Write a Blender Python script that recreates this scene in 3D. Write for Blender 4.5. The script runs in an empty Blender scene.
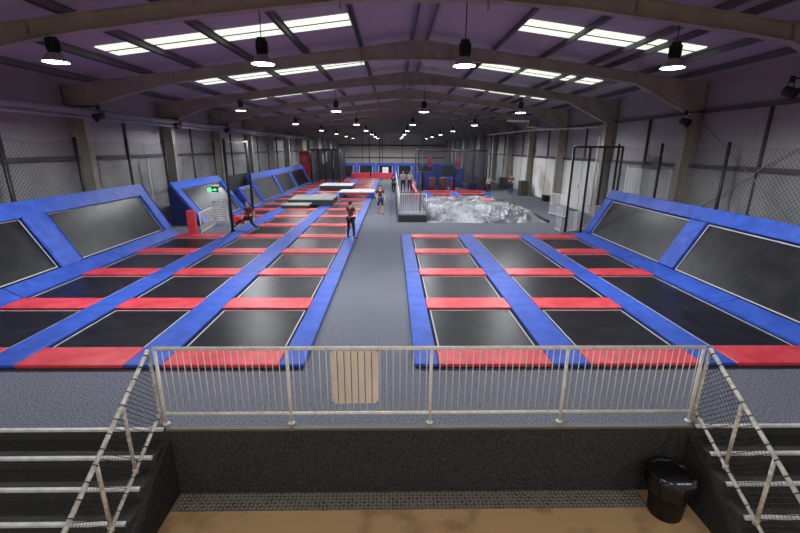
import bpy, bmesh, math, random
from mathutils import Vector, Matrix, noise
random.seed(7)
C = bpy.context.scene.collection
PI = math.pi

# ------------------------------------------------------------------ materials
def mat(name, col, rough=0.6, metal=0.0, emit=None, es=0.0, spec=0.5):
    m = bpy.data.materials.new(name); m.use_nodes = True
    b = m.node_tree.nodes['Principled BSDF']
    b.inputs['Base Color'].default_value = (*col, 1)
    b.inputs['Roughness'].default_value = rough
    b.inputs['Metallic'].default_value = metal
    b.inputs['Specular IOR Level'].default_value = spec
    if emit:
        b.inputs['Emission Color'].default_value = (*emit, 1)
        b.inputs['Emission Strength'].default_value = es
    return m

def noisy(m, c1, c2, scale=20, detail=4, bump=0.0, lo=0.35, hi=0.65, stretch=(1, 1, 1), bscale=None, dist=0.01):
    nt = m.node_tree; N = nt.nodes; L = nt.links; b = N['Principled BSDF']
    tc = N.new('ShaderNodeTexCoord'); mp = N.new('ShaderNodeMapping')
    mp.inputs['Scale'].default_value = stretch
    L.new(tc.outputs['Object'], mp.inputs['Vector'])
    n = N.new('ShaderNodeTexNoise'); n.inputs['Scale'].default_value = scale; n.inputs['Detail'].default_value = detail
    L.new(mp.outputs[0], n.inputs['Vector'])
    r = N.new('ShaderNodeValToRGB')
    r.color_ramp.elements[0].position = lo; r.color_ramp.elements[1].position = hi
    r.color_ramp.elements[0].color = (*c1, 1); r.color_ramp.elements[1].color = (*c2, 1)
    L.new(n.outputs['Fac'], r.inputs[0]); L.new(r.outputs[0], b.inputs['Base Color'])
    if bump:
        n2 = n
        if bscale:
            n2 = N.new('ShaderNodeTexNoise'); n2.inputs['Scale'].default_value = bscale; n2.inputs['Detail'].default_value = 3
            L.new(mp.outputs[0], n2.inputs['Vector'])
        bp = N.new('ShaderNodeBump'); bp.inputs['Strength'].default_value = bump; bp.inputs['Distance'].default_value = dist
        L.new(n2.outputs['Fac'], bp.inputs['Height']); L.new(bp.outputs[0], b.inputs['Normal'])
    return m

def speckle_carpet(name, c1, c2, scale):
    m = mat(name, c1, 0.95, spec=0.1); nt = m.node_tree; N = nt.nodes; L = nt.links; b = N['Principled BSDF']
    tc = N.new('ShaderNodeTexCoord')
    n = N.new('ShaderNodeTexNoise'); n.inputs['Scale'].default_value = scale; n.inputs['Detail'].default_value = 6; n.inputs['Roughness'].default_value = .8
    n2 = N.new('ShaderNodeTexNoise'); n2.inputs['Scale'].default_value = 0.6; n2.inputs['Detail'].default_value = 3
    L.new(tc.outputs['Object'], n.inputs['Vector']); L.new(tc.outputs['Object'], n2.inputs['Vector'])
    r = N.new('ShaderNodeValToRGB'); r.color_ramp.elements[0].position = .38; r.color_ramp.elements[1].position = .62
    r.color_ramp.elements[0].color = (*c1, 1); r.color_ramp.elements[1].color = (*c2, 1)
    L.new(n.outputs['Fac'], r.inputs[0])
    mr = N.new('ShaderNodeMapRange'); mr.inputs['To Min'].default_value = .86; mr.inputs['To Max'].default_value = 1.12
    L.new(n2.outputs['Fac'], mr.inputs['Value'])
    mx = N.new('ShaderNodeVectorMath'); mx.operation = 'SCALE'
    L.new(r.outputs[0], mx.inputs[0]); L.new(mr.outputs[0], mx.inputs['Scale']); L.new(mx.outputs[0], b.inputs['Base Color'])
    bp = N.new('ShaderNodeBump'); bp.inputs['Strength'].default_value = .5; bp.inputs['Distance'].default_value = .01
    L.new(n.outputs['Fac'], bp.inputs['Height']); L.new(bp.outputs[0], b.inputs['Normal'])
    return m

def ribbed(m, axis, period, strength=0.6, dist=0.03):
    """profiled metal sheet: ribs as a bump along one object axis"""
    nt = m.node_tree; N = nt.nodes; L = nt.links; b = N['Principled BSDF']
    tc = N.new('ShaderNodeTexCoord'); sp = N.new('ShaderNodeSeparateXYZ'); L.new(tc.outputs['Object'], sp.inputs[0])
    a = N.new('ShaderNodeMath'); a.operation = 'PINGPONG'; a.inputs[1].default_value = period / 2
    L.new(sp.outputs[axis], a.inputs[0])
    c = N.new('ShaderNodeMath'); c.operation = 'GREATER_THAN'; c.inputs[1].default_value = period * .36
    L.new(a.outputs[0], c.inputs[0])
    bp = N.new('ShaderNodeBump'); bp.inputs['Strength'].default_value = strength; bp.inputs['Distance'].default_value = dist
    L.new(c.outputs[0], bp.inputs['Height']); L.new(bp.outputs[0], b.inputs['Normal'])
    return m

def net_material(name, col, cell, width):
    m = bpy.data.materials.new(name); m.use_nodes = True
    nt = m.node_tree; N = nt.nodes; L = nt.links; b = N['Principled BSDF']
    b.inputs['Base Color'].default_value = (*col, 1); b.inputs['Roughness'].default_value = .8
    uv = N.new('ShaderNodeUVMap'); sp = N.new('ShaderNodeSeparateXYZ'); L.new(uv.outputs[0], sp.inputs[0])
    outs = []
    for op in ('ADD', 'SUBTRACT'):
        a = N.new('ShaderNodeMath'); a.operation = op; L.new(sp.outputs[0], a.inputs[0]); L.new(sp.outputs[1], a.inputs[1])
        p = N.new('ShaderNodeMath'); p.operation = 'PINGPONG'; p.inputs[1].default_value = cell / 2; L.new(a.outputs[0], p.inputs[0])
        c = N.new('ShaderNodeMath'); c.operation = 'LESS_THAN'; c.inputs[1].default_value = width / 2; L.new(p.outputs[0], c.inputs[0])
        outs.append(c)
    mx = N.new('ShaderNodeMath'); mx.operation = 'MAXIMUM'; L.new(outs[0].outputs[0], mx.inputs[0]); L.new(outs[1].outputs[0], mx.inputs[1])
    L.new(mx.outputs[0], b.inputs['Alpha'])
    return m

M = {}
M['carpet'] = speckle_carpet('grey blue carpet', (.055, .06, .077), (.255, .268, .315), 34)
M['black_carpet'] = speckle_carpet('charcoal carpet', (.016, .016, .016), (.075, .073, .068), 45)
M['stair_carpet'] = speckle_carpet('stair carpet', (.03, .03, .028), (.07, .07, .065), 40)
M['red'] = noisy(mat('red vinyl', (.62, .05, .07), .42), (.58, .035, .05), (.72, .07, .085), 3, 3, .25, bscale=14, dist=.012)
M['blue'] = noisy(mat('blue vinyl', (.03, .1, .5), .5, spec=.3), (.026, .075, .4), (.042, .11, .52), 3, 3, .45, bscale=7, dist=.03)
M['navy'] = mat('dark blue vinyl', (.012, .025, .12), .5)
M['bed'] = noisy(mat('woven black bed', (.02, .02, .02), .34, spec=.26), (.006, .006, .007), (.024, .024, .027), 2.2, 6, .25, lo=.3, hi=.75, bscale=60, dist=.004)
M['webbing'] = mat('pale webbing', (.45, .46, .48), .7)
M['dark'] = mat('black steel', (.012, .012, .014), .5)
M['under'] = mat('black underframe', (.006, .006, .008), .8)
M['steel'] = noisy(mat('tan grey painted steel', (.29, .27, .22), .7), (.31, .285, .24), (.4, .37, .31), 1.5, 4)
M['purlin'] = mat('dark galvanised purlin', (.15, .14, .16), .6)
M['roof'] = ribbed(mat('lilac grey roof sheet', (.47, .42, .485), .75), 1, .25)
M['wallsheet'] = ribbed(mat('lilac grey wall sheet', (.37, .345, .365), .8), 1, .3, .9, .05)
M['wallend'] = ribbed(mat('far wall sheet', (.55, .48, .43), .8), 0, .3)
M['block'] = noisy(mat('pale blockwork', (.42, .41, .42), .85), (.24, .235, .24), (.42, .415, .42), .7, 5, lo=.3, hi=.7)
M['panel'] = noisy(mat('white panel', (.6, .6, .57), .8), (.5, .46, .38), (.8, .8, .77), .35, 5, lo=.38, hi=.5)
M['girt'] = mat('dark girt', (.09, .085, .1), .7)
M['cream'] = noisy(mat('cream rail paint', (.6, .57, .5), .45), (.66, .63, .55), (.82, .8, .72), 9, 4)
M['grubby'] = noisy(mat('worn grey rail paint', (.42, .4, .35), .5), (.36, .33, .28), (.66, .63, .55), 12, 4)
M['white'] = mat('white paint', (.72, .72, .7), .5)
M['nosing'] = noisy(mat('white nosing', (.6, .59, .56), .5), (.5, .49, .46), (.66, .65, .62), 8, 4)
M['board'] = noisy(mat('beige board', (.5, .44, .37), .7), (.62, .54, .45), (.76, .68, .59), 5, 5, stretch=(1, 1, .25))
M['groove'] = mat('board groove', (.1, .08, .07), .9)
M['tread'] = noisy(mat('tread plate', (.3, .28, .24), .45, .6), (.22, .2, .16), (.36, .33, .28), 6, 3)
M['lino'] = noisy(mat('worn brown floor', (.35, .24, .13), .5), (.28, .16, .07), (.66, .43, .21), 1.6, 7, lo=.3, hi=.5)
M['plastic'] = mat('black plastic', (.006, .006, .007), .5, spec=.3)
M['bag'] = noisy(mat('black bin bag', (.01, .01, .012), .22), (.004, .004, .005), (.01, .01, .012), 5, 4, 1.0, bscale=22, dist=.03)
M['lampcase'] = mat('black lamp housing', (.012, .012, .014), .5)
M['shade'] = mat('aluminium shade', (.4, .4, .42), .4, .6)
M['lens'] = mat('lit lamp', (.9, .95, 1), .3, emit=(.93, .97, 1), es=14)
M['skylight'] = mat('daylit rooflight', (.8, .85, .78), .5, emit=(.93, 1, .82), es=.62)
M['pipe'] = mat('grey blue pipe', (.27, .26, .33), .5)
M['silver'] = noisy(mat('silver sheet', (.3, .31, .33), .4, .2), (.13, .135, .145), (.36, .375, .4), 1.0, 7, .8, lo=.38, hi=.6, bscale=2.6, dist=.22)
M['matgrey'] = mat('grey green mat top', (.36, .39, .36), .6)
M['matwhite'] = mat('white mat', (.7, .7, .7), .6)
M['matside'] = mat('dark mat side', (.03, .035, .035), .6)
M['green'] = mat('lit green', (.05, .6, .15), .5, emit=(.08, 1, .22), es=1.6)
M['greenflat'] = mat('green sign', (.03, .4, .25), .5)
M['signwhite'] = mat('sign white', (.85, .84, .85), .6)
M['stud'] = mat('pale tread studs', (.62, .58, .48), .4, .5)  # paler than the plate so the raised pattern shows
M['signmark'] = mat('sign marks', (.25, .2, .24), .7)
M['signred'] = mat('sign red marks', (.5, .1, .12), .7)
M['pale_door'] = mat('pale door', (.55, .56, .56), .6)
M['banner'] = noisy(mat('red banner', (.5, .04, .04), .6), (.5, .03, .03), (.85, .08, .07), 1.2, 3)
M['print'] = noisy(mat('printed rows', (.3, .25, .3), .7), (.22, .17, .2), (.8, .79, .8), 16, 2, lo=.48, hi=.52)
M['pink'] = mat('dull pink', (.55, .2, .2), .6)
M['trimgrey'] = mat('worn metal edge trim', (.13, .12, .1), .6)
M['skin'] = mat('skin', (.55, .33, .24), .6)
M['maroon'] = mat('dark red cloth', (.12, .015, .025), .85)
M['blackcloth'] = mat('black cloth', (.015, .015, .022), .85)
M['darkblue'] = mat('dark blue cloth', (.02, .03, .09), .85)
M['whitecloth'] = mat('white cloth', (.6, .58, .55), .85)
M['hair_dark'] = mat('dark hair', (.02, .013, .01), .6)
M['hair_ginger'] = mat('ginger hair', (.3, .09, .03), .6)
M['crate'] = mat('dark green crate', (.07, .075, .06), .7)
NET = net_material('black netting', (.03, .03, .035), .15, .016)
NETF = net_material('fine black netting', (.012, .012, .02), .12, .042)
NETS = net_material('dark rail netting', (.035, .035, .035), .08, .012)
NETW = net_material('white mesh', (.6, .6, .6), .1, .02)

# ------------------------------------------------------------------ mesh helpers
class MB:
    def __init__(s): s.bm = bmesh.new(); s.uv = None
    def box(s, x0, x1, y0, y1, z0, z1, bev=0.0, seg=2):
        r = bmesh.ops.create_cube(s.bm, size=1)
        for v in r['verts']:
            v.co = Vector(((x0+x1)/2 + v.co.x*(x1-x0), (y0+y1)/2 + v.co.y*(y1-y0), (z0+z1)/2 + v.co.z*(z1-z0)))
        if bev:
            es = {e for v in r['verts'] for e in v.link_edges}
            bmesh.ops.bevel(s.bm, geom=list(es), offset=bev, segments=seg, affect='EDGES', profile=.5)
        return s
    def obox(s, M4, sx, sy, sz, bev=0.0):
        r = bmesh.ops.create_cube(s.bm, size=1)
        for v in r['verts']: v.co = M4 @ Vector((v.co.x*sx, v.co.y*sy, v.co.z*sz))
        if bev:
            es = {e for v in r['verts'] for e in v.link_edges}
            bmesh.ops.bevel(s.bm, geom=list(es), offset=bev, segments=2, affect='EDGES', profile=.5)
        return s
    def tube(s, pts, r, n=10, cap=True):
        pts = [Vector(p) for p in pts]; rings = []
        for i, p in enumerate(pts):
            d = (pts[min(i+1, len(pts)-1)] - pts[max(i-1, 0)]).normalized()
            a = d.orthogonal().normalized() if abs(d.z) > .95 else d.cross(Vector((0, 0, 1))).normalized()
            b = d.cross(a)
            rr = r[i] if isinstance(r, (list, tuple)) else r
            rings.append([s.bm.verts.new(p + a*math.cos(2*PI*k/n)*rr + b*math.sin(2*PI*k/n)*rr) for k in range(n)])
        for i in range(len(rings)-1):
            for k in range(n):
                s.bm.faces.new((rings[i][k], rings[i][(k+1) % n], rings[i+1][(k+1) % n], rings[i+1][k])).smooth = True
        if cap:
            s.bm.faces.new(rings[0][::-1]); s.bm.faces.new(rings[-1])
        return s
    def lathe(s, prof, n=24, c=(0, 0, 0), cap=True, smooth=True):
        rings = [[s.bm.verts.new((c[0]+r*math.cos(2*PI*k/n), c[1]+r*math.sin(2*PI*k/n), c[2]+z)) for k in range(n)] for r, z in prof]
        for i in range(len(rings)-1):
            for k in range(n):
                s.bm.faces.new((rings[i][k], rings[i][(k+1) % n], rings[i+1][(k+1) % n], rings[i+1][k])).smooth = smooth
        if cap:
            s.bm.faces.new(rings[0][::-1]); s.bm.faces.new(rings[-1])
        return s
    def prism(s, pts, axis, a0, a1):
        """polygon of 2-D points extruded along an axis ('x': pts are (y,z); 'y': pts are (x,z); 'z': (x,y))"""
        f = {'x': lambda p, a: (a, p[0], p[1]), 'y': lambda p, a: (p[0], a, p[1]), 'z': lambda p, a: (p[0], p[1], a)}[axis]
        A = [s.bm.verts.new(f(p, a0)) for p in pts]; B = [s.bm.verts.new(f(p, a1)) for p in pts]
        n = len(pts); s.bm.faces.new(A); s.bm.faces.new(B[::-1])
        for i in range(n): s.bm.faces.new((A[i], B[i], B[(i+1) % n], A[(i+1) % n]))
        return s
    def ribbon(s, pts, t, y0, y1):
        """flat bar following (x,z) points, thickness t below, from y0 to y1"""
        for (x0, z0), (x1, z1) in zip(pts, pts[1:]):
            s.prism([(x0, z0), (x1, z1), (x1, z1-t), (x0, z0-t)], 'y', y0, y1)
        return s
    def quad(s, a, b, c, d, uvs=None):
        vs = [s.bm.verts.new(p) for p in (a, b, c, d)]; f = s.bm.faces.new(vs)
        if uvs:
            if s.uv is None: s.uv = s.bm.loops.layers.uv.new('UVMap')
            for l, u in zip(f.loops, uvs): l[s.uv].uv = u
        return s
    def build(s, name, m, parent=None, label=None, cat=None, group=None, kind=None, loc=None):
        if s.uv is None: bmesh.ops.recalc_face_normals(s.bm, faces=s.bm.faces)
        me = bpy.data.meshes.new(name); s.bm.to_mesh(me); s.bm.free()
        me.materials.append(m); o = bpy.data.objects.new(name, me); C.objects.link(o)
        if loc: o.location = loc
        if parent: o.parent = parent
        return tag(o, label, cat, group, kind)

def tag(o, label=None, cat=None, group=None, kind=None):
    if label: o['label'] = label
    if cat: o['category'] = cat
    if group: o['group'] = group
    if kind: o['kind'] = kind
    return o
def empty(name, loc, label, cat, group=None, rz=0):
    o = bpy.data.objects.new(name, None); C.objects.link(o); o.location = loc; o.rotation_euler.z = rz
    o.empty_display_size = .2
    return tag(o, label, cat, group)
KIDS = {}
def kids(o):
    return [c for c in C.objects if c.parent == o]
def copy_tree(o, loc=None, label=None, parent=None, rz=None):
    c = o.copy(); C.objects.link(c)
    if parent: c.parent = parent
    if loc is not None: c.location = loc
    if rz is not None: c.rotation_euler.z = rz
    if label: c['label'] = label
    for k in kids(o): copy_tree(k, parent=c)
    return c
ORD = ['', 'first', 'second', 'third', 'fourth', 'fifth', 'sixth', 'seventh', 'eighth', 'ninth', 'tenth', 'eleventh', 'twelfth',
       'thirteenth', 'fourteenth', 'fifteenth', 'sixteenth', 'seventeenth', 'eighteenth', 'nineteenth', 'twentieth', 'twenty-first', 'twenty-second']

def net_quad(name, m, a, b, c, d, parent=None, sag=0.0, **kw):
    """net stretched between four corners (a,b bottom, c,d top), uv in metres"""
    a, b, c, d = map(Vector, (a, b, c, d)); mb = MB(); n = 8
    W = (b-a).length; H = (d-a).length
    for i in range(n):
        for j in range(3):
            P = []; U = []
            for (s_, t_) in ((i, j), (i+1, j), (i+1, j+1), (i, j+1)):
                s1 = s_/n; t1 = t_/3
                p = a.lerp(b, s1).lerp(d.lerp(c, s1), t1)
                p = p + Vector((0, 0, -sag*4*s1*(1-s1)*t1)); P.append(p); U.append((s1*W, t1*H))
            hv = Vector((b.x-a.x, b.y-a.y, 0)).normalized(); mb.quad(*P, uvs=[((q-a).dot(hv), q.z) for q in P])
    return mb.build(name, m, parent, **kw)

# ------------------------------------------------------------------ camera
H = 3.9
cam = bpy.data.cameras.new('camera'); co = bpy.data.objects.new('camera', cam); C.objects.link(co)
cam.sensor_width = 36; cam.lens = 417.3/800*36; cam.clip_start = .05; cam.clip_end = 300
p, y, r = .2765, .0186, .00585
f = Vector((math.sin(y)*math.cos(p), math.cos(y)*math.cos(p), -math.sin(p)))
rt = Vector((math.cos(y), -math.sin(y), 0)); up = rt.cross(f)
R_ = rt*math.cos(r) + up*math.sin(r); U_ = -rt*math.sin(r) + up*math.cos(r)
co.matrix_world = Matrix(((R_.x, U_.x, -f.x, 0), (R_.y, U_.y, -f.y, 0), (R_.z, U_.z, -f.z, H), (0, 0, 0, 1)))
bpy.context.scene.camera = co

XL, XR, YB, YF = -12.6, 12.3, -6.0, 100.0
RX = 1.0
def ztop(x): return 7.82 - .126*abs(x-RX)          # top of rafters
def zroof(x): return ztop(x) + .22                   # underside of the sheets

# ------------------------------------------------------------------ setting
S = dict(kind='structure')
MB().box(XL, XR, 5.22, YF, -.3, 0).build('floor', M['carpet'], **S)
MB().box(-9.5, XR, YB, 5.2, -1.35, -1.15).build('floor', M['lino'], **S)
MB().box(XL, -9.5, YB, 5.2, -1.35, 0).build('wall_left_lower', M['black_carpet'], **S)
MB().box(-3.25, 4.42, 5.19, 5.3, -1.15, -.03).build('wall_front', M['black_carpet'], **S)
MB().box(-3.25, 4.42, 5.17, 5.24, -.03, .004).build('trim_1', M['trimgrey'], **S)
MB().box(XR, XR+.2, YB, YF, -1.35, zroof(XR)+.1).build('wall_right', M['wallsheet'], **S)
MB().box(XL-.2, XL, YB, YF, -1.35, zroof(XL)+.1).build('wall_left', M['wallsheet'], **S)
for nm, yy in (('wall_far', YF), ('wall_back', YB-.2)):
    MB().prism([(XL-.2, -1.35), (XR+.2, -1.35), (XR+.2, zroof(XR)+.1), (RX, zroof(RX)+.1), (XL-.2, zroof(XL)+.1)], 'y', yy, yy+.2).build(nm, M['wallend'], **S)
MB().prism([(XL-.2, zroof(XL-.2)), (RX, zroof(RX)), (RX, zroof(RX)+.12), (XL-.2, zroof(XL-.2)+.12)], 'y', YB-.2, YF+.2).build('ceiling', M['roof'], **S)
MB().prism([(XR+.2, zroof(XR+.2)), (RX, zroof(RX)), (RX, zroof(RX)+.12), (XR+.2, zroof(XR+.2)+.12)], 'y', YB-.2, YF+.2).build('ceiling', M['roof'], **S)
# girts and pale lower walling
n = 2
for x0, x1, zz in ((XR-.16, XR, (5.28, 5.42)), (XR-.16, XR, (3.2, 3.34)), (XL, XL+.16, (3.36, 3.52))):
    MB().box(x0, x1, YB, YF, *zz).build('trim_%d' % n, M['girt'], **S); n += 1
MB().box(XR-.07, XR, 5.2, YF, 0, 3.2).build('trim_%d' % n, M['block'], **S); n += 1
MB().box(XL, XL+.07, 5.2, YF, 0, 3.36).build('trim_%d' % n, M['block'], **S); n += 1
for zz in (4.35, 1.6):
    MB().box(XL, XR, YF-.12, YF, zz, zz+.3).build('trim_%d' % n, M['girt'], **S); n += 1
for k in range(12):                     # thin sheeting posts between the columns
    for X0, X1 in ((XR-.12, XR), (XL, XL+.12)):
        yy = 14.1+6.6*k
        MB().box(X0, X1, yy, yy+.05, 0, 5.3).build('trim_%d' % n, M['girt'], **S); n += 1
for k in range(4):                      # sheeting posts of the far wall
    xx = -7+4.6*k
    MB().box(xx, xx+.12, YF-.14, YF, 0, ztop(xx)).build('trim_%d' % n, M['girt'], **S); n += 1

# portal frames
lowL = [(-11.95, 5.3), (-10.3, 5.8), (-8.3, 6.25), (-7.0, 6.45), (-3.5, 6.88), (-1.2, 7.1), (0, 7.14), (RX, 7.15)]
lowR = [(RX, 7.15), (2.2, 7.15), (4.2, 7.02), (8.0, 6.58), (9.4, 6.38), (11.7, 5.3)]
fr = None
nf = 15
for k in range(-2, 14):
    Y = 10.8 + 6.6*k
    i = k+1
    lab = ('tan steel portal frame spanning the hall, %s in view from the camera' % ORD[max(1, min(i, 20))]) if k >= 0 else None
    if k == 0: lab = 'tan steel roof frame nearest the camera, crossing the top corners of the photo'
    if fr is None:
        fr = empty('portal_frame', (0, Y, 0), 'x', 'roof frame', 'portal frames of the hall')
        for side, low in ((-1, lowL), (1, lowR)):
            web = [(x, z+.0) for x, z in low]
            xs = [RX, low[0][0] if side < 0 else low[-1][0]]
            m = MB()
            if side < 0:
                m.prism(web + [(RX, ztop(RX)), (XL+.1, ztop(XL+.1)), (XL+.1, 5.3)], 'y', -.012, .012)
            else:
                m.prism(web + [(XR-.1, 5.3), (XR-.1, ztop(XR-.1)), (RX, ztop(RX))], 'y', -.012, .012)
            m.ribbon(low, .022, -.12, .12)
            e = (XL+.1) if side < 0 else (XR-.1)
            m.ribbon([(RX, ztop(RX)), (e, ztop(e))], .02, -.12, .12)
            for xs_ in ((-8.3, -4.5, -1.2) if side < 0 else (2.2, 5.6, 9.4)):   # stiffener plates
                zl = 6.3 if abs(xs_) > 6 else 6.95
                m.box(xs_-.008, xs_+.008, -.11, .11, zl+.05 if abs(xs_) > 6 else zl, ztop(xs_))
            m.build('rafter', M['steel'], fr)
            m = MB(); xi, xo = (-11.95, XL+.1) if side < 0 else (11.7, XR-.1)
            zc = 5.3
            m.box(min(xi, xo), max(xi, xo), -.012, .012, 0, 5.3)
            m.box(xi-.012, xi+.012, -.15, .15, 0, zc); m.box(xo-.012, xo+.012, -.15, .15, 0, ztop(xo))
            m.box(min(xi, xo), max(xi, xo), -.14, .14, zc-.01, zc+.01)
            m.box(min(xi, xo)-.05, max(xi, xo)+.02, -.2, .2, 0, .02)
            m.build('column', M['steel'], fr)
        base = fr
    else:
        fr2 = copy_tree(base, (0, Y, 0)); fr = fr2
    tag(fr, lab or 'tan steel portal frame beside and behind the camera, outside the view', 'roof frame', 'portal frames of the hall')
# keep only frames from the near one on (the earlier ones stand behind the viewpoint)
# purlins
PX = [-11.6, -9.4, -7.5, -5.4, -3.3, -1.2, .75, 1.3, 3.9, 5.8, 7.7, 8.4, 9.9, 11.3]
PN = ['next to the left wall', 'second from the left wall', 'third from the left wall', 'fourth from the left wall',
      'fifth from the left wall', 'at the ridge end of the left rooflights', 'left one of the close pair at the ridge',
      'right one of the close pair at the ridge', 'at the ridge end of the right rooflights', 'second right of the ridge pair',
      'left one of the close pair over the right rooflights', 'right one of the close pair over the right rooflights',
      'second from the right wall', 'next to the right wall']
for x, nm in zip(PX, PN):
    z = ztop(x)
    m = MB().box(x-.012, x+.012, YB, YF, z+.01, z+.2).box(x-.07, x+.012, YB, YF, z+.01, z+.03).box(x-.012, x+.07, YB, YF, z+.19, z+.215)
    m.build('roof_purlin', M['purlin'], label='long dark roof purlin, %s' % nm, cat='purlin', group='purlins along the roof')
# rooflights
for side, (x0, x1), sn in ((0, (-8.95, -1.2), 'left'), (1, (3.97, 9.65), 'right')):
    for k in range(7):
        y0 = (14.0, 20.6, 27.3, 33.9, 40.5, 47.1, 53.7)[k]; y1 = y0+1.15
        e = empty('rooflight', ((x0+x1)/2, y0, zroof((x0+x1)/2)), 'bright translucent rooflight strip on the %s roof slope, %s from the camera' % (sn, ORD[k+1]), 'rooflight', 'rooflight strips')
        cx, cz = e.location.x, e.location.z
        MB().prism([(x0-cx, zroof(x0)-.03-cz), (x1-cx, zroof(x1)-.03-cz), (x1-cx, zroof(x1)-cz), (x0-cx, zroof(x0)-cz)], 'y', 0, y1-y0).build('pane', M['skylight'], e)
        MB().prism([(x0-cx, zroof(x0)-.045-cz), (x1-cx, zroof(x1)-.045-cz), (x1-cx, zroof(x1)-.03-cz), (x0-cx, zroof(x0)-.03-cz)], 'y', .5, .56).build('lap_joint', M['girt'], e)

# high-bay lamps
LX = [(-8.15, 'far left'), (-3.05, 'centre left'), (1.7, 'centre right'), (6.95, 'far right')]
lamp0 = None
rows = [10.8 + 13.2*k for k in range(-1, 7)]  # first row is out of view, put in to light the foreground
for k, Y in enumerate(rows):
    for x, nm in LX:
        z = 5.78
        if k == 1: x = {-8.15: -7.85, 6.95: 6.7}.get(x, x)
        if lamp0 is None or k <= 1 or True:
            e = empty('pendant_lamp', (x, Y, z), 'x', 'lamp', 'high-bay lamps')
            zt = 6.4 if abs(x) > 8 else 6.9
            low_ = lowL if x < RX else lowR
            for (xa_, za_), (xb_, zb_) in zip(low_, low_[1:]):
                if xa_ <= x <= xb_: zt = za_+(zb_-za_)*(x-xa_)/(xb_-xa_)-.025
            MB().tube([(0, 0, .55), (0, 0, zt-z)], .012, 6).build('cable', M['dark'], e)
            if lamp0 is None:
                h = MB().lathe([(.0, .56), (.1, .56), (.11, .5), (.11, .24), (.13, .22), (.13, .18)], 20)
                for q in range(8):
                    a = q*PI/4
                    h.obox(Matrix.Rotation(a, 4, 'Z') @ Matrix.Translation((.12, 0, .37)), .04, .012, .24)
                ho = h.build('housing', M['lampcase'], e)
                sh = MB().lathe([(.12, .2), (.15, .17), (.24, .06), (.27, 0), (.265, 0), (.23, .06), (.14, .165)], 28, cap=False).build('shade', M['shade'], e)
                ln = MB().lathe([(.262, .012), (.262, .0), (.2, -.012), (.02, -.02)], 28).build('lens', M['lens'], sh)
                lamp0 = (ho, sh, ln)
            else:
                c = lamp0[0].copy(); C.objects.link(c); c.parent = e
                c = lamp0[1].copy(); C.objects.link(c); c.parent = e
                c2 = lamp0[2].copy(); C.objects.link(c2); c2.parent = c
            e['label'] = 'lit high-bay lamp hanging %s, in the %s row from the camera' % (nm, ORD[max(1, k)]) if k else 'high-bay lamp hanging %s, in the unseen row above the viewpoint' % nm
            L_ = bpy.data.lights.new('lamp light', 'SPOT'); L_.energy = 700 if k else 400
            L_.color = (.93, .96, 1.0); L_.spot_size = math.radians(168); L_.spot_blend = .35; L_.shadow_soft_size = .24
            lo = bpy.data.objects.new('lamp_light', L_); C.objects.link(lo); lo.parent = e; lo.location = (0, 0, -.06)

# ------------------------------------------------------------------ pit: stairs, railings, bin
def stairs(x0, x1, side, name):
    """six risers from the deck at y 5.2 down to the lower floor"""
    e = empty('staircase', ((x0+x1)/2, 3.2, -1.15), name, 'stairs')
    ox, oy, oz = e.location
    st = [(5.2, -1.15), (5.2, 0)]
    for i in range(1, 6):
        ye = 5.2-.35*(i-1); st += [(ye-.001*0, -.19*i)] ; st += [(5.2-.35*i, -.19*i)]
    pts = [(5.2, -1.15)]
    pts = [(5.22, -.0), (5.2, 0)]
    for i in range(1, 6): pts += [(5.2-.35*(i-1), -.19*i), (5.2-.35*i, -.19*i)]
    pts += [(5.2-.35*5, -1.15), (5.22, -1.15)]
    # drop duplicate first tread point
    MB().prism([(a-oy, b-oz) for a, b in pts], 'x', x0-ox, x1-ox).build('flight', M['stair_carpet'], e)
    for i in range(0, 6):
        yy = 5.2-.35*i; zz = -.19*i
        a, b = (x0, x1-.04) if side < 0 else (x0+.04, x1)
        MB().box(a-ox, b-ox, yy-.035-oy, yy+.02-oy, zz-.03-oz, zz+.008-oz, .006).build('nosing', M['nosing'], e)
    xs = x1 if side < 0 else x0
    q = [(5.2, -.16)] + [(5.2-.35*5-.1, -1.15)] + [(5.2, -1.15)]
    MB().prism([(5.19-oy, -.14-oz), (3.3-oy, -1.15-oz), (5.19-oy, -1.15-oz)], 'x', xs-ox-(.0 if side > 0 else -.0), xs-ox+(.05 if side < 0 else -.05)).build('side_skirt', M['black_carpet'], e)
    return e
stairs(-9.48, -3.25, -1, 'black carpeted stairs with white nosings at the bottom left')
stairs(4.42, XR-.03, 1, 'black carpeted stairs with white nosings at the bottom right')

def railing():
    e = empty('guard_railing', (.55, 5.3, 0), 'long cream tube railing with thin upright bars along the deck edge', 'railing')
    Y = 0; X = [-3.3-.55, -1.48-.55, 0, 2.48-.55, 4.42-.55]
    MB().tube([(X[0]-.02, Y, 1.21), (X[4]+.02, Y, 1.21)], .028, 12).build('top_rail', M['cream'], e)
    MB().tube([(X[0], Y, .17), (X[4], Y, .17)], .024, 10).build('bottom_rail', M['cream'], e)
    for x in X:
        o = MB().tube([(x, Y, 0), (x, Y, 1.21)], .024, 10).lathe([(.05, 0), (.05, .012), (.03, .03)], 12, (x, Y, 0)).build('post', M['cream'], e)
    me = None; k = 0
    x = X[0]+.1
    while x < X[4]-.05:
        if min(abs(x-q) for q in X) > .045:
            if me is None:
                me = MB().tube([(0, 0, .17), (0, 0, 1.21)], .0062, 6).build('baluster', M['white'], e)
                me.location.x = x
            else:
                c = me.copy(); C.objects.link(c); c.location.x = x
            k += 1
        x += .0945
    return e
railing()
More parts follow.
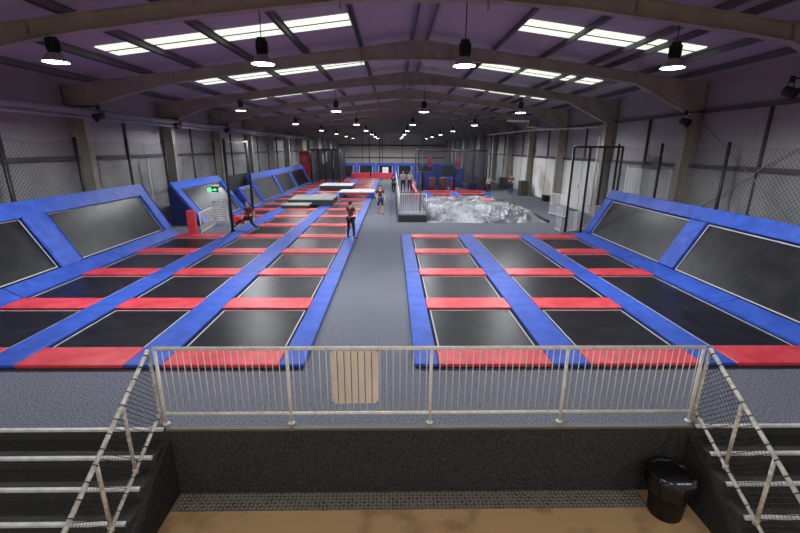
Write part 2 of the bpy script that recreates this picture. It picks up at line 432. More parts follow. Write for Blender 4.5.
# beige board tied to the railing
e = empty('railing_board', (-.53, 5.25, .37), 'beige grooved board with clipped corners tied to the railing', 'board')
MB().prism([(-.29, 0), (.29, 0), (.33, .05), (.335, .8), (.3, .83), (-.3, .83), (-.335, .8), (-.33, .05)], 'y', -.012, .006).build('board_panel', M['board'], e)
for k in range(6):
    x = -.24+.096*k
    MB().box(x-.005, x+.005, -.0155, -.011, .01, .825).build('groove', M['groove'], e)
for x in (-.3, .3):
    for z in (.06, .42, .8):
        MB().tube([(x, -.02, z-.02), (x, .05, z), (x, -.02, z+.02)], .005, 6).build('cable_tie', M['dark'], e)

def stair_rail(x, side, name):
    e = empty('stair_handrail', (x, 5.25, 0), name, 'handrail')
    T = [(0, 0, 1.21), (0, -1.95, .02), (0, -2.2, -.13)]
    B = [(0, .03, .2), (0, -1.35, -.55), (0, -2.2, -1.03)]
    MB().tube(T, .027, 12).build('top_rail', M['grubby'], e)
    MB().tube(B, .024, 12).build('bottom_rail', M['grubby'], e)
    MB().tube([(0, 0, 1.21), (0, .03, .2), (0, .03, 0)], .026, 12).build('post', M['grubby'], e)
    for yy in (-.67, -1.25, -2.0):
        zt = 1.21+.61*yy; zb = .18+.545*yy
        zb = min(zb, zt-.2)
        o = MB().tube([(0, yy, zt), (0, yy, zb)], .024, 10).lathe([(.034, -.03), (.036, .0), (.034, .04)], 12, (0, yy, zb)).build('post', M['grubby'], e)
    net_quad('rail_net', NETS, (0, -2.1, -.98), (0, .03, .2), (0, 0, 1.19), (0, -2.1, -.07), e)
    for rail, n in ((T, 13), (B, 13)):
        a = Vector(rail[0]); b = Vector(rail[1]) if rail is T else Vector(rail[2])
        for k in range(n):
            q = a.lerp(b, (k+.5)/n); d = (b-a).normalized()*.006
            MB().tube([q-d, q+d], .033, 10).build('cable_tie', M['dark'], e)
    return e
stair_rail(-3.36, -1, 'netted tube handrail going down the left stairs')
stair_rail(4.47, 1, 'netted tube handrail going down the right stairs')

# tread plate strip
e = empty('tread_plate', (.28, 5.02, -1.15), 'worn metal tread plate strip on the lower floor under the black wall', 'floor plate')
MB().box(-3.46, 3.47, -.16, .165, 0, .014).build('plate', M['tread'], e)
m = MB()
for i in range(0, 115):
    for j in range(5):
        m.obox(Matrix.Translation((-3.42+.06*i, -.125+.06*j, .016)) @ Matrix.Rotation(PI/4 if (i+j) % 2 else -PI/4, 4, 'Z'), .046, .018, .008)
tag(m.build('raised_studs', M['stud'], e), kind='stuff')

# rubbish bin
e = empty('rubbish_bin', (3.93, 4.78, -1.15), 'black plastic bin with a black bag folded over its rim, on the lower floor', 'bin')
MB().lathe([(.2, 0), (.215, .02), (.27, .62), (.275, .68)], 28).build('bin_body', M['plastic'], e)
m = MB(); n_ = 48
prof = [(.285, .42, 1), (.3, .5, 1), (.31, .6, .8), (.315, .69, .5), (.29, .715, .3), (.25, .68, .4), (.2, .58, .7), (.1, .5, 1), (.01, .47, 1)]
rings = []
for r_, z_, w in prof:
    ring = []
    for k in range(n_):
        a = 2*PI*k/n_
        d = w*.022*math.sin(a*9+z_*8)+w*.014*math.sin(a*17+z_*23)
        ring.append(m.bm.verts.new(((r_+d)*math.cos(a), (r_+d)*math.sin(a), z_+w*.02*math.sin(a*5))))
    rings.append(ring)
for i in range(len(rings)-1):
    for k in range(n_): m.bm.faces.new((rings[i][k], rings[i][(k+1) % n_], rings[i+1][(k+1) % n_], rings[i+1][k])).smooth = True
m.bm.faces.new(rings[-1])
bb = m.build('bin_bag', M['bag'], e)
m = MB()
for k, w in enumerate((.03, .016, .022, .012, .028, .016, .02)):   # small worn pale print on the bag
    m.box(-.09+.028*k, -.09+.028*k+w*.8, -.006, .006, .0, .004)
o = m.build('print', M['signwhite'], bb); o.location = (-.02, -.26, .735); o.rotation_euler = (.35, 0, 0)

# ------------------------------------------------------------------ trampoline courts
PITCH = 2.82; Y0 = 6.85; PL = .72
ZP = .1
def pad_mesh(name, x0, x1, y0, y1, m, label, cat, group, z0=.03, z1=ZP, bev=.018):
    cx, cy = (x0+x1)/2, (y0+y1)/2
    return MB().box(x0-cx, x1-cx, y0-cy, y1-cy, 0, z1-z0, bev).build(name, m, label=label, cat=cat, group=group, loc=(cx, cy, z0))
def bed(x0, x1, y0, y1, label):
    cx, cy = (x0+x1)/2, (y0+y1)/2; a, b = (x1-x0)/2-.02, (y1-y0)/2-.02
    e = empty('trampoline', (cx, cy, .02), label, 'trampoline', 'floor trampolines')
    m = MB(); n = 6
    g = [[m.bm.verts.new((-a+2*a*i/n, -b+2*b*j/n, .022-.018*(math.sin(PI*i/n)*math.sin(PI*j/n)))) for j in range(n+1)] for i in range(n+1)]
    for i in range(n):
        for j in range(n): m.bm.faces.new((g[i][j], g[i+1][j], g[i+1][j+1], g[i][j+1])).smooth = True
    m.build('jump_bed', M['bed'], e)
    w = .028; m = MB()
    for (p0, p1, q0, q1) in ((-a, -a+w, -b, b), (a-w, a, -b, b), (-a+w, a-w, -b, -b+w), (-a+w, a-w, b-w, b)):
        m.box(p0, p1, q0, q1, .018, .03)
    m.build('edge_webbing', M['webbing'], e)
    return e

def strips(X, segs, court, names, group):
    for (x0, x1), nm in zip(X, names):
        for k, (a, b) in enumerate(zip(segs, segs[1:])):
            pad_mesh('blue_pad', x0, x1, a+.004, b-.004, M['blue'],
                     '%s blue runner pad from the railing, %s, %s court' % (ORD[k+1], nm, court), 'pad', group)
# --- left court
NR = 17
YEND = Y0+PITCH*NR+PL
MB().prism([(-9.62, Y0+.03), (-1.64, Y0+.03), (-1.64, YEND-.03), (-8.97, YEND-.03), (-8.97, 27.0), (-9.62, 20.0)], 'z', 0, .018).build('court_deck', M['under'], label='black steel underframe below the left trampoline court', cat='deck')
LS = [(-7.5, -6.83), (-4.87, -4.2), (-2.07, -1.62)]
segs = [Y0] + [Y0+PITCH*k+PL*.5 for k in (2, 4, 6, 8, 11, 14)] + [YEND]
strips(LS, segs, 'left', ['strip nearest the wall', 'middle strip', 'strip on the aisle edge'], 'blue runner pads')
cols = [(-9.62, -7.5, 'wall-side'), (-6.83, -4.87, 'middle'), (-4.2, -2.07, 'aisle-side')]
for ci, (x0, x1, cn) in enumerate(cols):
    for k in range(NR+1):
        y0 = Y0+PITCH*k
        gap = ci == 0 and k in (5,)
        xa = x0 if (ci or y0 < 26) else -8.95
        if not gap:
            pad_mesh('red_pad', xa+.01, x1-.01, y0, y0+PL, M['red'],
                     'red cross pad in the %s column of the left court, %s from the railing' % (cn, ORD[k+1]), 'pad', 'red cross pads')
        if k < NR and not (ci == 0 and k in (4, 5)):
            bed(xa+.05, x1-.05, y0+PL+.04, y0+PITCH-.03,
                'black trampoline bed in the %s column of the left court, %s from the railing' % (cn, ORD[k+1]))
MB().box(-9.6, -7.52, Y0+PITCH*4+PL+.02, Y0+PITCH*6-.02, .018, .05).build('entry_mat', M['carpet'], label='grey carpeted entry step in the wall-side column beside the notice board', cat='step')
# --- right court
YR = Y0+PITCH*4+PL
MB().box(.44, 8.3, Y0+.03, YR-.03, 0, .018).build('court_deck', M['under'], label='black steel underframe below the right trampoline court', cat='deck')
RS = [(.41, .85), (2.97, 3.65), (5.77, 6.4)]
strips(RS, [Y0, Y0+PITCH*2+PL*.4, YR], 'right', ['strip on the aisle edge', 'middle strip', 'strip nearest the wall'], 'blue runner pads')
rc = [(.85, 2.97, 'aisle-side', [0, 1, 2, 3, 4]), (3.65, 5.77, 'middle', [0, 1, 2, 4]), (6.4, 8.3, 'wall-side', [0, 2, 3, 4])]
for x0, x1, cn, ks in rc:
    for i, k in enumerate(ks):
        y0 = Y0+PITCH*k
        pad_mesh('red_pad', x0+.01, x1-.01, y0, y0+PL, M['red'], 'red cross pad in the %s column of the right court, %s from the railing' % (cn, ORD[i+1]), 'pad', 'red cross pads')
        if i+1 < len(ks):
            bed(x0+.05, x1-.05, y0+PL+.04, Y0+PITCH*ks[i+1]-.03, 'black trampoline bed in the %s column of the right court, %s from the railing' % (cn, ORD[i+1]))

# --- angled wall trampolines; profile along the slope, side -1 left / +1 right
def angled(side, xb, xt, zt, ya, yb, dividers, label, flank=True, top=.45, zb=.1):
    """sloping bank of trampoline beds. xb: foot, xt: top. dividers: list of (y0,y1) pads"""
    e = empty('angled_trampoline', (xb, ya, 0), label, 'trampoline', 'angled trampoline banks')
    P0 = Vector((0, 0, zb)); P1 = Vector((xt-xb, 0, zt)); d = P1-P0; L = d.length; d.normalize()
    nrm = Vector((-d.z*side, 0, abs(d.x)))        # towards the hall
    if nrm.x*side > 0: nrm.x *= -1
    def slab(s0, s1, y0, y1, h0, h1, name, m, bev=.03):
        mb = MB()
        c = P0 + d*((s0+s1)/2) + nrm*((h0+h1)/2); c.y = (y0+y1)/2
        M4 = Matrix(((d.x, 0, nrm.x, c.x), (0, 1, 0, c.y), (d.z, 0, nrm.z, c.z), (0, 0, 0, 1)))
        mb.obox(M4, s1-s0, y1-y0, h1-h0, bev); return mb.build(name, m, e)
    W = yb-ya
    slab(-.02, L-.02, .05, W-.05, -.1, -.06, 'backing_frame', M['under'], 0)
    slab(L-top, L, 0, W, -.06, .07, 'top_pad', M['blue'])
    for (a, b) in dividers:
        slab(0, L-top-.002, a-ya, b-ya, -.06, .06, 'upright_pad', M['blue'])
    ds = sorted(dividers)
    for (a, b), (c_, d_) in zip(ds, ds[1:]):
        y0, y1 = b-ya+.05, c_-ya-.05
        slab(.04, L-top-.05, y0, y1, -.04, -.03, 'jump_bed', M['bed'], 0)
        w = .03
        mb = MB()
        for (s0, s1, q0, q1) in ((.02, .05, y0, y1), (L-top-.06, L-top-.03, y0, y1), (.05, L-top-.06, y0, y0+w), (.05, L-top-.06, y1-w, y1)):
            c = P0 + d*((s0+s1)/2) + nrm*(-.024); c.y = (q0+q1)/2
            M4 = Matrix(((d.x, 0, nrm.x, c.x), (0, 1, 0, c.y), (d.z, 0, nrm.z, c.z), (0, 0, 0, 1)))
            mb.obox(M4, s1-s0, q1-q0, .012)
        mb.build('edge_webbing', M['webbing'], e)
    # end flanks
    back = P1.x - nrm.x*.1
    for yy in ((0, .05), (W-.05, W)):
        if flank:
            MB().prism([(P0.x+.12*d.x, .0), (P1.x-.02*side, P1.z-.12), (P1.x+.1*side, P1.z-.12), (P1.x+.1*side, 0)], 'y', yy[0]+.005, yy[1]-.005).build('end_flank', M['navy'], e)
    return e
def foot_pad(xa, xb, za, zb, y0, y1, label):
    cy = (y0+y1)/2
    mb = MB().prism([(0, .03), (0, za), (xb-xa, zb), (xb-xa, .03)], 'y', y0+.004-cy, y1-.004-cy)
    bmesh.ops.bevel(mb.bm, geom=list(mb.bm.edges), offset=.016, segments=2, affect='EDGES')
    return mb.build('blue_pad', M['blue'], label=label, cat='pad', group='blue foot pads', loc=(xa, cy, 0))
# right bank, Y 4.2 .. 18.85
angled(1, 8.92, 9.96, 2.12, 5.3, 18.95, [(18.4, 18.95), (12.6, 13.35), (6.8, 7.55), (5.3, 5.7)], 'blue padded bank of sloping trampolines along the right wall', zb=.24)
for k, (a, b) in enumerate(((Y0, 9.9), (9.9, 14.5), (14.5, YR))):
    foot_pad(8.3, 8.88, .1, .25, a, b, 'wide blue pad at the foot of the right sloping bank, %s from the railing' % ORD[k+1])
# left bank
angled(-1, -10.12, -11.2, 2.25, 5.3, 18.95, [(18.4, 18.95), (12.4, 13.28), (6.5, 7.4), (5.3, 5.7)], 'blue padded bank of sloping trampolines along the near left wall', zb=.36)
for k, (a, b) in enumerate(((Y0, 10.4), (10.4, 14.6), (14.6, YR))):
    foot_pad(-9.64, -10.08, .1, .36, a, b, 'wide blue pad at the foot of the near left sloping bank, %s from the railing' % ORD[k+1])
# second left bank
angled(-1, -9.75, -11.25, 2.1, 21.5, 27.6, [(21.5, 22.1), (27.1, 27.6)], 'blue padded sloping trampoline behind the green exit sign, left side', top=.4)
pad_mesh('blue_pad', -9.7, -9.1, 23.8, 27.6, M['blue'], 'blue pad at the foot of the sloping trampoline behind the exit sign', 'pad', 'blue foot pads')
# third left bank
angled(-1, -9.45, -10.4, 2.0, 30.6, 49, [(30.6, 31.0), (36.2, 36.7), (42.0, 42.5), (48.5, 49)], 'blue padded bank of three sloping trampolines further along the left wall', top=.4)
pad_mesh('blue_pad', -9.4, -8.97, 27.8, 49, M['blue'], 'narrow blue pad at the foot of the far left sloping bank', 'pad', 'blue foot pads')
# lower bed between the second and third banks
angled(-1, -9.3, -10.1, 1.3, 27.75, 30.5, [(27.75, 27.95), (30.3, 30.5)], 'low sloping trampoline below the dark screen, between two left banks', top=.12)
MB().box(-10.75, -10.69, 27.7, 32.6, 0, 2.1).build('dark_screen', M['matside'], label='dark screen panel above the low sloping trampoline on the left', cat='screen')
e = C.objects['dark_screen']

# ------------------------------------------------------------------ mats on the left court
def mat_block(x0, x1, y0, y1, h, label, topm, sidem, z=ZP):
    e = empty('crash_mat', ((x0+x1)/2, (y0+y1)/2, z), label, 'mat', 'mats lying on the left court')
    a, b = (x1-x0)/2, (y1-y0)/2
    MB().box(-a, a, -b, b, 0, h-.05, .02).build('mat_body', sidem, e)
    MB().box(-a-.01, a+.01, -b-.01, b+.01, h-.05, h, .02).build('mat_top', topm, e)
mat_block(-7.1, -4.1, 28.6, 31.4, .42, 'thick grey topped crash mat on the left court, largest of the mats', M['matgrey'], M['matside'])
mat_block(-7.25, -5.45, 27.2, 28.5, .22, 'low grey topped mat in front of the thick crash mat', M['matgrey'], M['matside'])
mat_block(-6.8, -3.8, 39.6, 42.6, .42, 'pale topped dark mat furthest away on the left court', M['matwhite'], M['matside'])
e = empty('vault_table', (-2.87, 34.5, ZP), 'white topped foam table on blue padded legs across the aisle-side column', 'foam table')
for x in (-1.18, 1.18): MB().box(x-.2, x+.2, -1, 1, 0, .36, .02).build('leg', M['blue'], e)
MB().box(-.98, .98, -.95, -.75, .2, .36, .02).build('front_rail', M['red'], e)
MB().box(-1.4, 1.4, -1.05, 1.1, .36, .45, .02).build('table_top', M['matwhite'], e)

# ------------------------------------------------------------------ net posts and nets along the walls
def net_line(side, X, ys, zt, zb, sn, group):
    for k, yy in enumerate(ys):
        MB().tube([(0, 0, 0), (0, 0, zt)], .055, 8).build('net_post', M['dark'], label='black upright net post behind the %s bank, %s from the camera' % (sn, ORD[k+1]), cat='post', group=group, loc=(X, yy, 0))
    for k, (a, b) in enumerate(zip(ys, ys[1:])):
        net_quad('safety_net', NET, (X, a, zb), (X, b, zb), (X, b, zt-.02), (X, a, zt-.02), sag=.16,
                 label='black safety net behind the %s bank, %s span from the camera' % (sn, ORD[k+1]), cat='net', group='safety nets')
net_line(-1, -11.75, [7+3.1*k for k in range(14)], 4.22, 1.6, 'left', 'left net posts')
net_line(1, 11.15, [7.2, 10.7, 14.2, 17.75, 21.2], 4.15, 1.5, 'right', 'right net posts')

# tall posts of the left entry
for (x, yy, lb) in ((-7.5, 19.45, 'tall black post by the notice board, nearer of two on the left court'), (-7.95, 23.9, 'tall black post behind the crouching person, left court')):
    MB().tube([(0, 0, 0), (0, 0, 4.15)], .07, 8).lathe([(.13, 0), (.13, .03)], 12).build('tall_post', M['dark'], label=lb, cat='post', loc=(x, yy, .1 if yy < 20 else .1))
MB().tube([(-7.5, 19.45, 4.2), (-7.72, 21.6, 4.1), (-7.95, 23.9, 4.2)], .012, 6).build('top_cable', M['white'], label='thin pale cable strung between the two tall posts', cat='cable')
for x, yy, lb in ((-3.15, 58.5, 'left of the two thin tall posts before the far blue wall'), (-1.75, 58.5, 'right of the two thin tall posts before the far blue wall')):
    MB().tube([(0, 0, 0), (0, 0, 5.2)], .06, 8).build('tall_post', M['dark'], label=lb, cat='post', loc=(x, yy, 0))

# exit sign on an arm of the near post
e = empty('exit_sign', (-7.42, 19.36, 2.02), 'small lit green exit sign with running man and arrow, left side', 'sign')
MB().tube([(0, 0, .14), (-1.02, 0, .14)], .016, 6).build('bracket', M['dark'], e)
MB().box(-.98, -.52, -.03, .03, -.1, .12, .01).build('sign_box', M['dark'], e)
m = MB()
m.box(-.97, -.82, -.04, -.031, -.085, .105)
m.prism([(-.77, -.012), (-.67, -.012), (-.67, -.055), (-.56, .01), (-.67, .075), (-.67, .032), (-.77, .032)], 'y', -.04, -.031)
pg = m.build('pictogram', M['green'], e)
m = MB(); m.lathe([(.001, -.01), (.012, 0), (.001, .01)], 10, (-.88, -.044, .08), cap=False)
m.prism([(-.9, .06), (-.875, .055), (-.895, .0), (-.86, -.05), (-.87, -.06), (-.915, -.01)], 'y', -.046, -.041)
m.prism([(-.94, -.07), (-.91, -.05), (-.895, .0), (-.92, .0)], 'y', -.046, -.041)
m.build('running_man', M['signwhite'], pg)

# notice board + small red board below
e = empty('notice_board', (-8.85, 21.6, -.28+.28), 'white notice board on legs beside the entry step, left side', 'notice board')
bp = MB().box(-.4, .36, -.02, .02, .22, 1.27, .01).build('board_panel', M['signwhite'], e)
for r_ in range(8):
    z = 1.14-.115*r_
    MB().box(-.34, .28, -.025, -.021, z, z+(.03 if r_ else .06)).build('printed_row', M['print'], bp)
for x in (-.34, .3): MB().tube([(x, .03, 0), (x, .03, .4)], .02, 6).build('leg', M['white'], e)
MB().box(-8.45, -7.75, 21.75, 21.8, .05, .4, .01).build('red_board', M['banner'], label='low dark red board standing below the notice board', cat='board')
# red gate post pad and gate
MB().box(-.17, .2, -.1, .1, 0, 1.15, .03).build('red_post_pad', M['red'], label='tall red foam block at the end of the near left bank', cat='pad', loc=(-9.12, 18.95, 0.0))
def mesh_gate(x0, y0, x1, y1, z0, z1, label, m=None):
    e = empty('mesh_gate', (x0, y0, 0), label, 'gate')
    dx, dy = x1-x0, y1-y0; r_ = .022
    MB().tube([(0, 0, z0), (0, 0, z1), (dx, dy, z1), (dx, dy, z0), (0, 0, z0)], r_, 8).build('gate_frame', M['white'], e)
    net_quad('gate_mesh', NETW, (0, 0, z0), (dx, dy, z0), (dx, dy, z1), (0, 0, z1), e)
    for (a, b) in ((0, 0), (dx, dy)):
        MB().tube([(a, b, 0), (a, b, z0)], r_, 8).build('foot', M['white'], e)
    return e
mesh_gate(-8.85, 19.2, -9.1, 21.3, .1, 1.0, 'white mesh gate between the red block and the notice board')

# ------------------------------------------------------------------ right side enclosure by the wall
e = empty('net_enclosure', (8.4, 19.9, 0), 'tall black framed net enclosure behind the right court, with open corner', 'net frame')
PA, PB, PC, PD = (0, 0), (.55, -.45), (2.78, .95), (2.2, 1.6)
for (x, yy) in (PA, PB, PC, PD): MB().tube([(x, yy, 0), (x, yy, 4.02)], .055, 8).build('post', M['dark'], e)
MB().tube([(*PA, 4.0), (*PB, 4.0), (*PC, 4.0), (*PD, 4.0), (*PA, 4.0)], .05, 8).build('top_frame', M['dark'], e)
net_quad('net', NET, (*PB, .1), (*PC, .1), (*PC, 3.95), (*PB, 3.95), e)
net_quad('net', NET, (*PA, .1), (*PD, .1), (*PD, 3.95), (*PA, 3.95), e)
mesh_gate(9.6, 25.4, 9.9, 23.3, .15, 1.35, 'white mesh barrier nearest the right wall columns')
mesh_gate(8.1, 20.4, 8.05, 19.6, .1, 1.15, 'small white mesh gate beside the black net enclosure')
mesh_gate(9.2, 20.3, 10.1, 19.4, .1, 1.3, 'white mesh panel inside the black net enclosure')
MB().box(-.28, .28, -.02, .02, 0, .95, .01).build('hanging_sign', M['signwhite'], label='plain white sign board inside the black net enclosure', cat='sign', loc=(8.98, 20.3, .55))
C.objects['hanging_sign'].location.z = .0
MB().box(-.2, .2, -.015, .015, 0, .3).build('sign_stub', M['signwhite']) if False else None

# wall items, right
MB().box(XR-.11, XR-.07, 31.0, 36.9, .05, 3.15).build('wall_panel', M['panel'], label='large white wall panel with brown staining, behind the standing staff', cat='wall panel', group='white wall panels')
MB().box(XR-.11, XR-.07, 24.5, 30.3, .05, 3.15).build('wall_panel', M['panel'], label='large white wall panel with dots beside the net enclosure', cat='wall panel', group='white wall panels')
MB().box(XR-.11, XR-.07, 37.7, 43.2, .05, 3.15).build('wall_panel', M['panel'], label='white wall panel furthest along the right wall', cat='wall panel', group='white wall panels')
e = empty('pale_door', (XR-.09, 20.2, 0), 'pale metal double door in the right wall behind the first net post', 'door')
MB().box(-.05, .02, -1.7, 1.7, .02, 3.0, .01).build('door_leaf', M['pale_door'], e)
for yy in (-1.75, 1.75): MB().box(-.07, .03, yy-.06, yy+.06, 0, 3.1).build('door_frame', M['white'], e)
e = MB().box(-.03, .0, -.3, .3, -.3, .3).build('wall_sign', M['signwhite'], label='small white wall sign with green running man, right wall', cat='sign', loc=(XR-.13, 27.4, 1.6))
MB().tube([(-.04, 0, -.16), (-.04, .05, .0), (-.04, -.02, .14)], .05, 8).build('green_figure', M['greenflat'], e)
MB().box(-.32, .32, -.4, .4, 0, 1.25, .02).build('dark_cabinet', M['crate'], label='dark green cabinet at the foot of the fourth right column', cat='cabinet', loc=(11.3, 36.5, 0))
MB().box(-.4, .4, -.4, .4, 0, 1.1, .02).build('dark_cabinet', M['crate'], label='dark green cabinet further along the right wall, left of the standing staff', cat='cabinet', loc=(11.3, 43.0, 0))
MB().box(-.2, .2, -.35, .35, 0, .45, .02).build('black_box', M['plastic'], label='small black box on the floor against the white wall panel', cat='box', loc=(11.9, 32.5, 0))
# diagonal wind braces on right wall
for k, (a, b, lb) in enumerate((((17.3, 1.0), (10.9, 5.3), 'steel rod brace slanting up the right wall towards the camera'), ((17.3, 5.2), (10.9, .9), 'steel rod brace slanting down the right wall towards the camera'))):
    MB().tube([(12.12-.1*k, a[0], a[1]), (12.12-.1*k, b[0], b[1])], .018, 6).build('brace_rod', M['steel'], label=lb, cat='brace')

# white pipes by columns, both sides
MB().tube([(0, 0, 0), (0, 0, 3.35)], .05, 8).build('down_pipe', M['white'], label='white down pipe on the left wall behind the near left bank', cat='pipe', loc=(-12.2, 21.6, 0))
MB().tube([(0, 0, 0), (0, 0, 4.6)], .06, 8).build('down_pipe', M['white'], label='white down pipe on the right wall next to the second column', cat='pipe', loc=(11.9, 24.9, 0))
# big pipe on the left wall
e = empty('duct_pipe', (-11.68, 0, 5.05), 'long grey blue pipe running along the top of the left wall', 'pipe')
MB().tube([(0, YB+1, .1), (0, 60, .1)], .14, 14).build('pipe_run', M['pipe'], e)
MB().tube([(.1, YB+1, -.12), (.1, 60, -.12)], .05, 10).build('thin_pipe', M['pipe'], e)
for k in range(9):
    yy = 10.8+6.6*k+.2
    MB().tube([(0, yy, .1), (0, yy+.12, .1)], .17, 14).build('collar', M['purlin'], e)
# white tube frame at right
MB().tube([(11.3, 30.4, 5.25), (9.3, 30.3, 5.35), (9.3, 30.0, 5.72), (7.8, 30.0, 5.72)], .06, 8).build('white_tube', M['white'], label='bent white tube bracket below the right roof slope', cat='tube')
MB().tube([(11.6, 24.5, 5.1), (9.2, 30, 5.1), (7.0, 32, 4.85)], .05, 8).build('steel_tube', M['grubby'], label='grey horizontal tube below the right roof, near the white tube', cat='tube')
# floodlights on columns
def flood(x, yy, z, rz, label):
    e = empty('stage_light', (x, yy, z), label, 'light', 'unlit black stage lights', rz)
    MB().lathe([(.09, -.16), (.13, -.14), (.14, .1), (.16, .16), (.16, .18)], 16).build('can', M['lampcase'], e).rotation_euler = (PI*.62, 0, 0)
    MB().tube([(-.19, 0, 0), (-.19, 0, .26), (.19, 0, .26), (.19, 0, 0)], .015, 6).build('yoke', M['dark'], e)
    MB().box(-.05, .05, -.05, .05, .25, .42).build('clamp', M['dark'], e)
    wx = (XR-.02 if x > 0 else XL+.02)-x
    MB().tube([(0, 0, .36), (wx*math.cos(rz), -wx*math.sin(rz), .36)], .025, 6).build('arm', M['dark'], e)
flood(11.45, 17.1, 4.95, .5, 'black stage light on the first right column')
flood(11.3, 12.6, 5.5, .5, 'black stage light at the right edge of the photo, under the roof frame')
flood(-11.2, 17.1, 5.0, -.5, 'black stage light under the second roof frame, left wall')
flood(-11.4, 23.6, 5.0, -.5, 'black stage light under the third roof frame, left wall')
flood(-11.3, 30.2, 5.02, -.5, 'black stage light under the fourth roof frame, left wall')

# ------------------------------------------------------------------ platform and silver cover
MB().box(.32, 1.87, 22.7, 46, 0, .4).build('walkway_platform', M['carpet'], label='raised carpeted walkway platform behind the white railing', cat='platform')
MB().box(.33, 1.86, 22.68, 22.7, .0, .34).build('platform_skirt', M['matside'], label='dark skirt board on the front of the raised walkway', cat='skirting')
def white_rail(x0, y0, x1, y1, z, h, n, label):
    e = empty('white_railing', (x0, y0, z), label, 'railing')
    dx, dy = x1-x0, y1-y0
    MB().tube([(0, 0, h), (dx, dy, h)], .028, 8).build('top_rail', M['white'], e)
    MB().tube([(0, 0, .12), (dx, dy, .12)], .024, 8).build('bottom_rail', M['white'], e)
    for (a, b) in ((0, 0), (dx, dy)): MB().tube([(a, b, 0), (a, b, h)], .028, 8).build('post', M['white'], e)
    m0 = None
    for k in range(1, n):
        if m0 is None:
            m0 = MB().tube([(0, 0, .12), (0, 0, h)], .009, 5).build('baluster', M['white'], e); m0.location = (dx*k/n, dy*k/n, 0)
        else:
            c = m0.copy(); C.objects.link(c); c.location = (dx*k/n, dy*k/n, 0)
    return e
white_rail(.36, 22.8, 1.83, 22.8, .4, 1.1, 15, 'white barred railing across the front of the raised walkway')
white_rail(.36, 22.95, .36, 45.5, .4, 1.1, 80, 'long white barred railing down the aisle side of the walkway')
MB().box(1.62, 1.84, 30, 45.5, .4, .9, .03).build('red_side_pad', M['red'], label='long red padding along the right side of the walkway', cat='pad')
MB().tube([(1.55, 23.6, .4), (1.55, 23.6, 2.4)], .03, 8).build('thin_post', M['dark'], label='thin black post on the walkway behind its railing', cat='post')

m = MB(); nx, ny = 150, 100
def cover_h(u, v):
    ex = min(1, u/.04, (1-u)/.2); ey = min(1, v/.14, (1-v)/.12)
    ed = math.sin(max(0, ex)*PI/2)*math.sin(max(0, ey)*PI/2)
    P = Vector((u*6.5, v*6.5, 1.3))
    w_ = noise.noise_vector(P*.9)*.6
    big = noise.noise(P*.55)
    r1 = 1-2*abs(noise.noise(P*1.1+w_)); r2 = 1-2*abs(noise.noise(P*2.6+w_*2+Vector((3, 1, 0)))); r3 = 1-2*abs(noise.noise(P*5.5+Vector((7, 2, 0))))
    return max(.012, ed*(.5+.22*big+.15*r1+.09*r2+.035*r3))
g = []
for i in range(nx+1):
    row = []
    for j in range(ny+1):
        u, v = i/nx, j/ny
        x = 1.92+6.55*u; yy = 22.35+6.8*v + .25*math.sin(u*9)*(1-v)*.4 - .9*max(0, u-.75)*0
        if u > .78: yy += (u-.78)*5*(v)*.6
        row.append(m.bm.verts.new((x, yy, cover_h(u, v))))
    g.append(row)
for i in range(nx):
    for j in range(ny): m.bm.faces.new((g[i][j], g[i+1][j], g[i+1][j+1], g[i][j+1])).smooth = True
for e_ in (g[0], g[nx], [r_[0] for r_ in g], [r_[ny] for r_ in g]):
    pass
o = m.build('silver_cover', M['silver'], label='large crumpled silver sheet covering the pit right of the walkway', cat='cover')
MB().box(8.5, 8.62, 22.6, 30.5, 0, .16, .02).build('pit_edge', M['matside'], label='low black edge board to the right of the silver sheet', cat='edging')
MB().box(5.6, 6.5, 26.6, 27.3, .62, .8, .05).build('red_pad', M['pink'], label='loose dull red pad lying on top of the silver sheet', cat='pad')

# court behind the silver sheet
MB().box(2.7, 8.6, 31, 38.6, 0, .018).build('court_deck', M['under'], label='black underframe of the small court behind the silver sheet', cat='deck')
for k, (x0, x1) in enumerate(((2.7, 3.3), (5.2, 5.8), (8.1, 8.6))):
    pad_mesh('blue_pad', x0, x1, 31, 38.6, M['blue'], 'blue runner pad of the small court behind the silver sheet, %s from the left' % ORD[k+1], 'pad', 'blue runner pads')
for ci, (x0, x1, cn) in enumerate(((3.3, 5.2, 'left'), (5.8, 8.1, 'right'))):
    for k in range(3):
        y0 = 31.1+PITCH*k
        pad_mesh('red_pad', x0+.01, x1-.01, y0, y0+PL, M['red'], 'red cross pad in the %s column of the small court, %s from the silver sheet' % (cn, ORD[k+1]), 'pad', 'red cross pads')
        if k < 2: bed(x0+.05, x1-.05, y0+PL+.04, y0+PITCH-.03, 'black trampoline bed in the %s column of the small court, %s from the silver sheet' % (cn, ORD[k+1]))

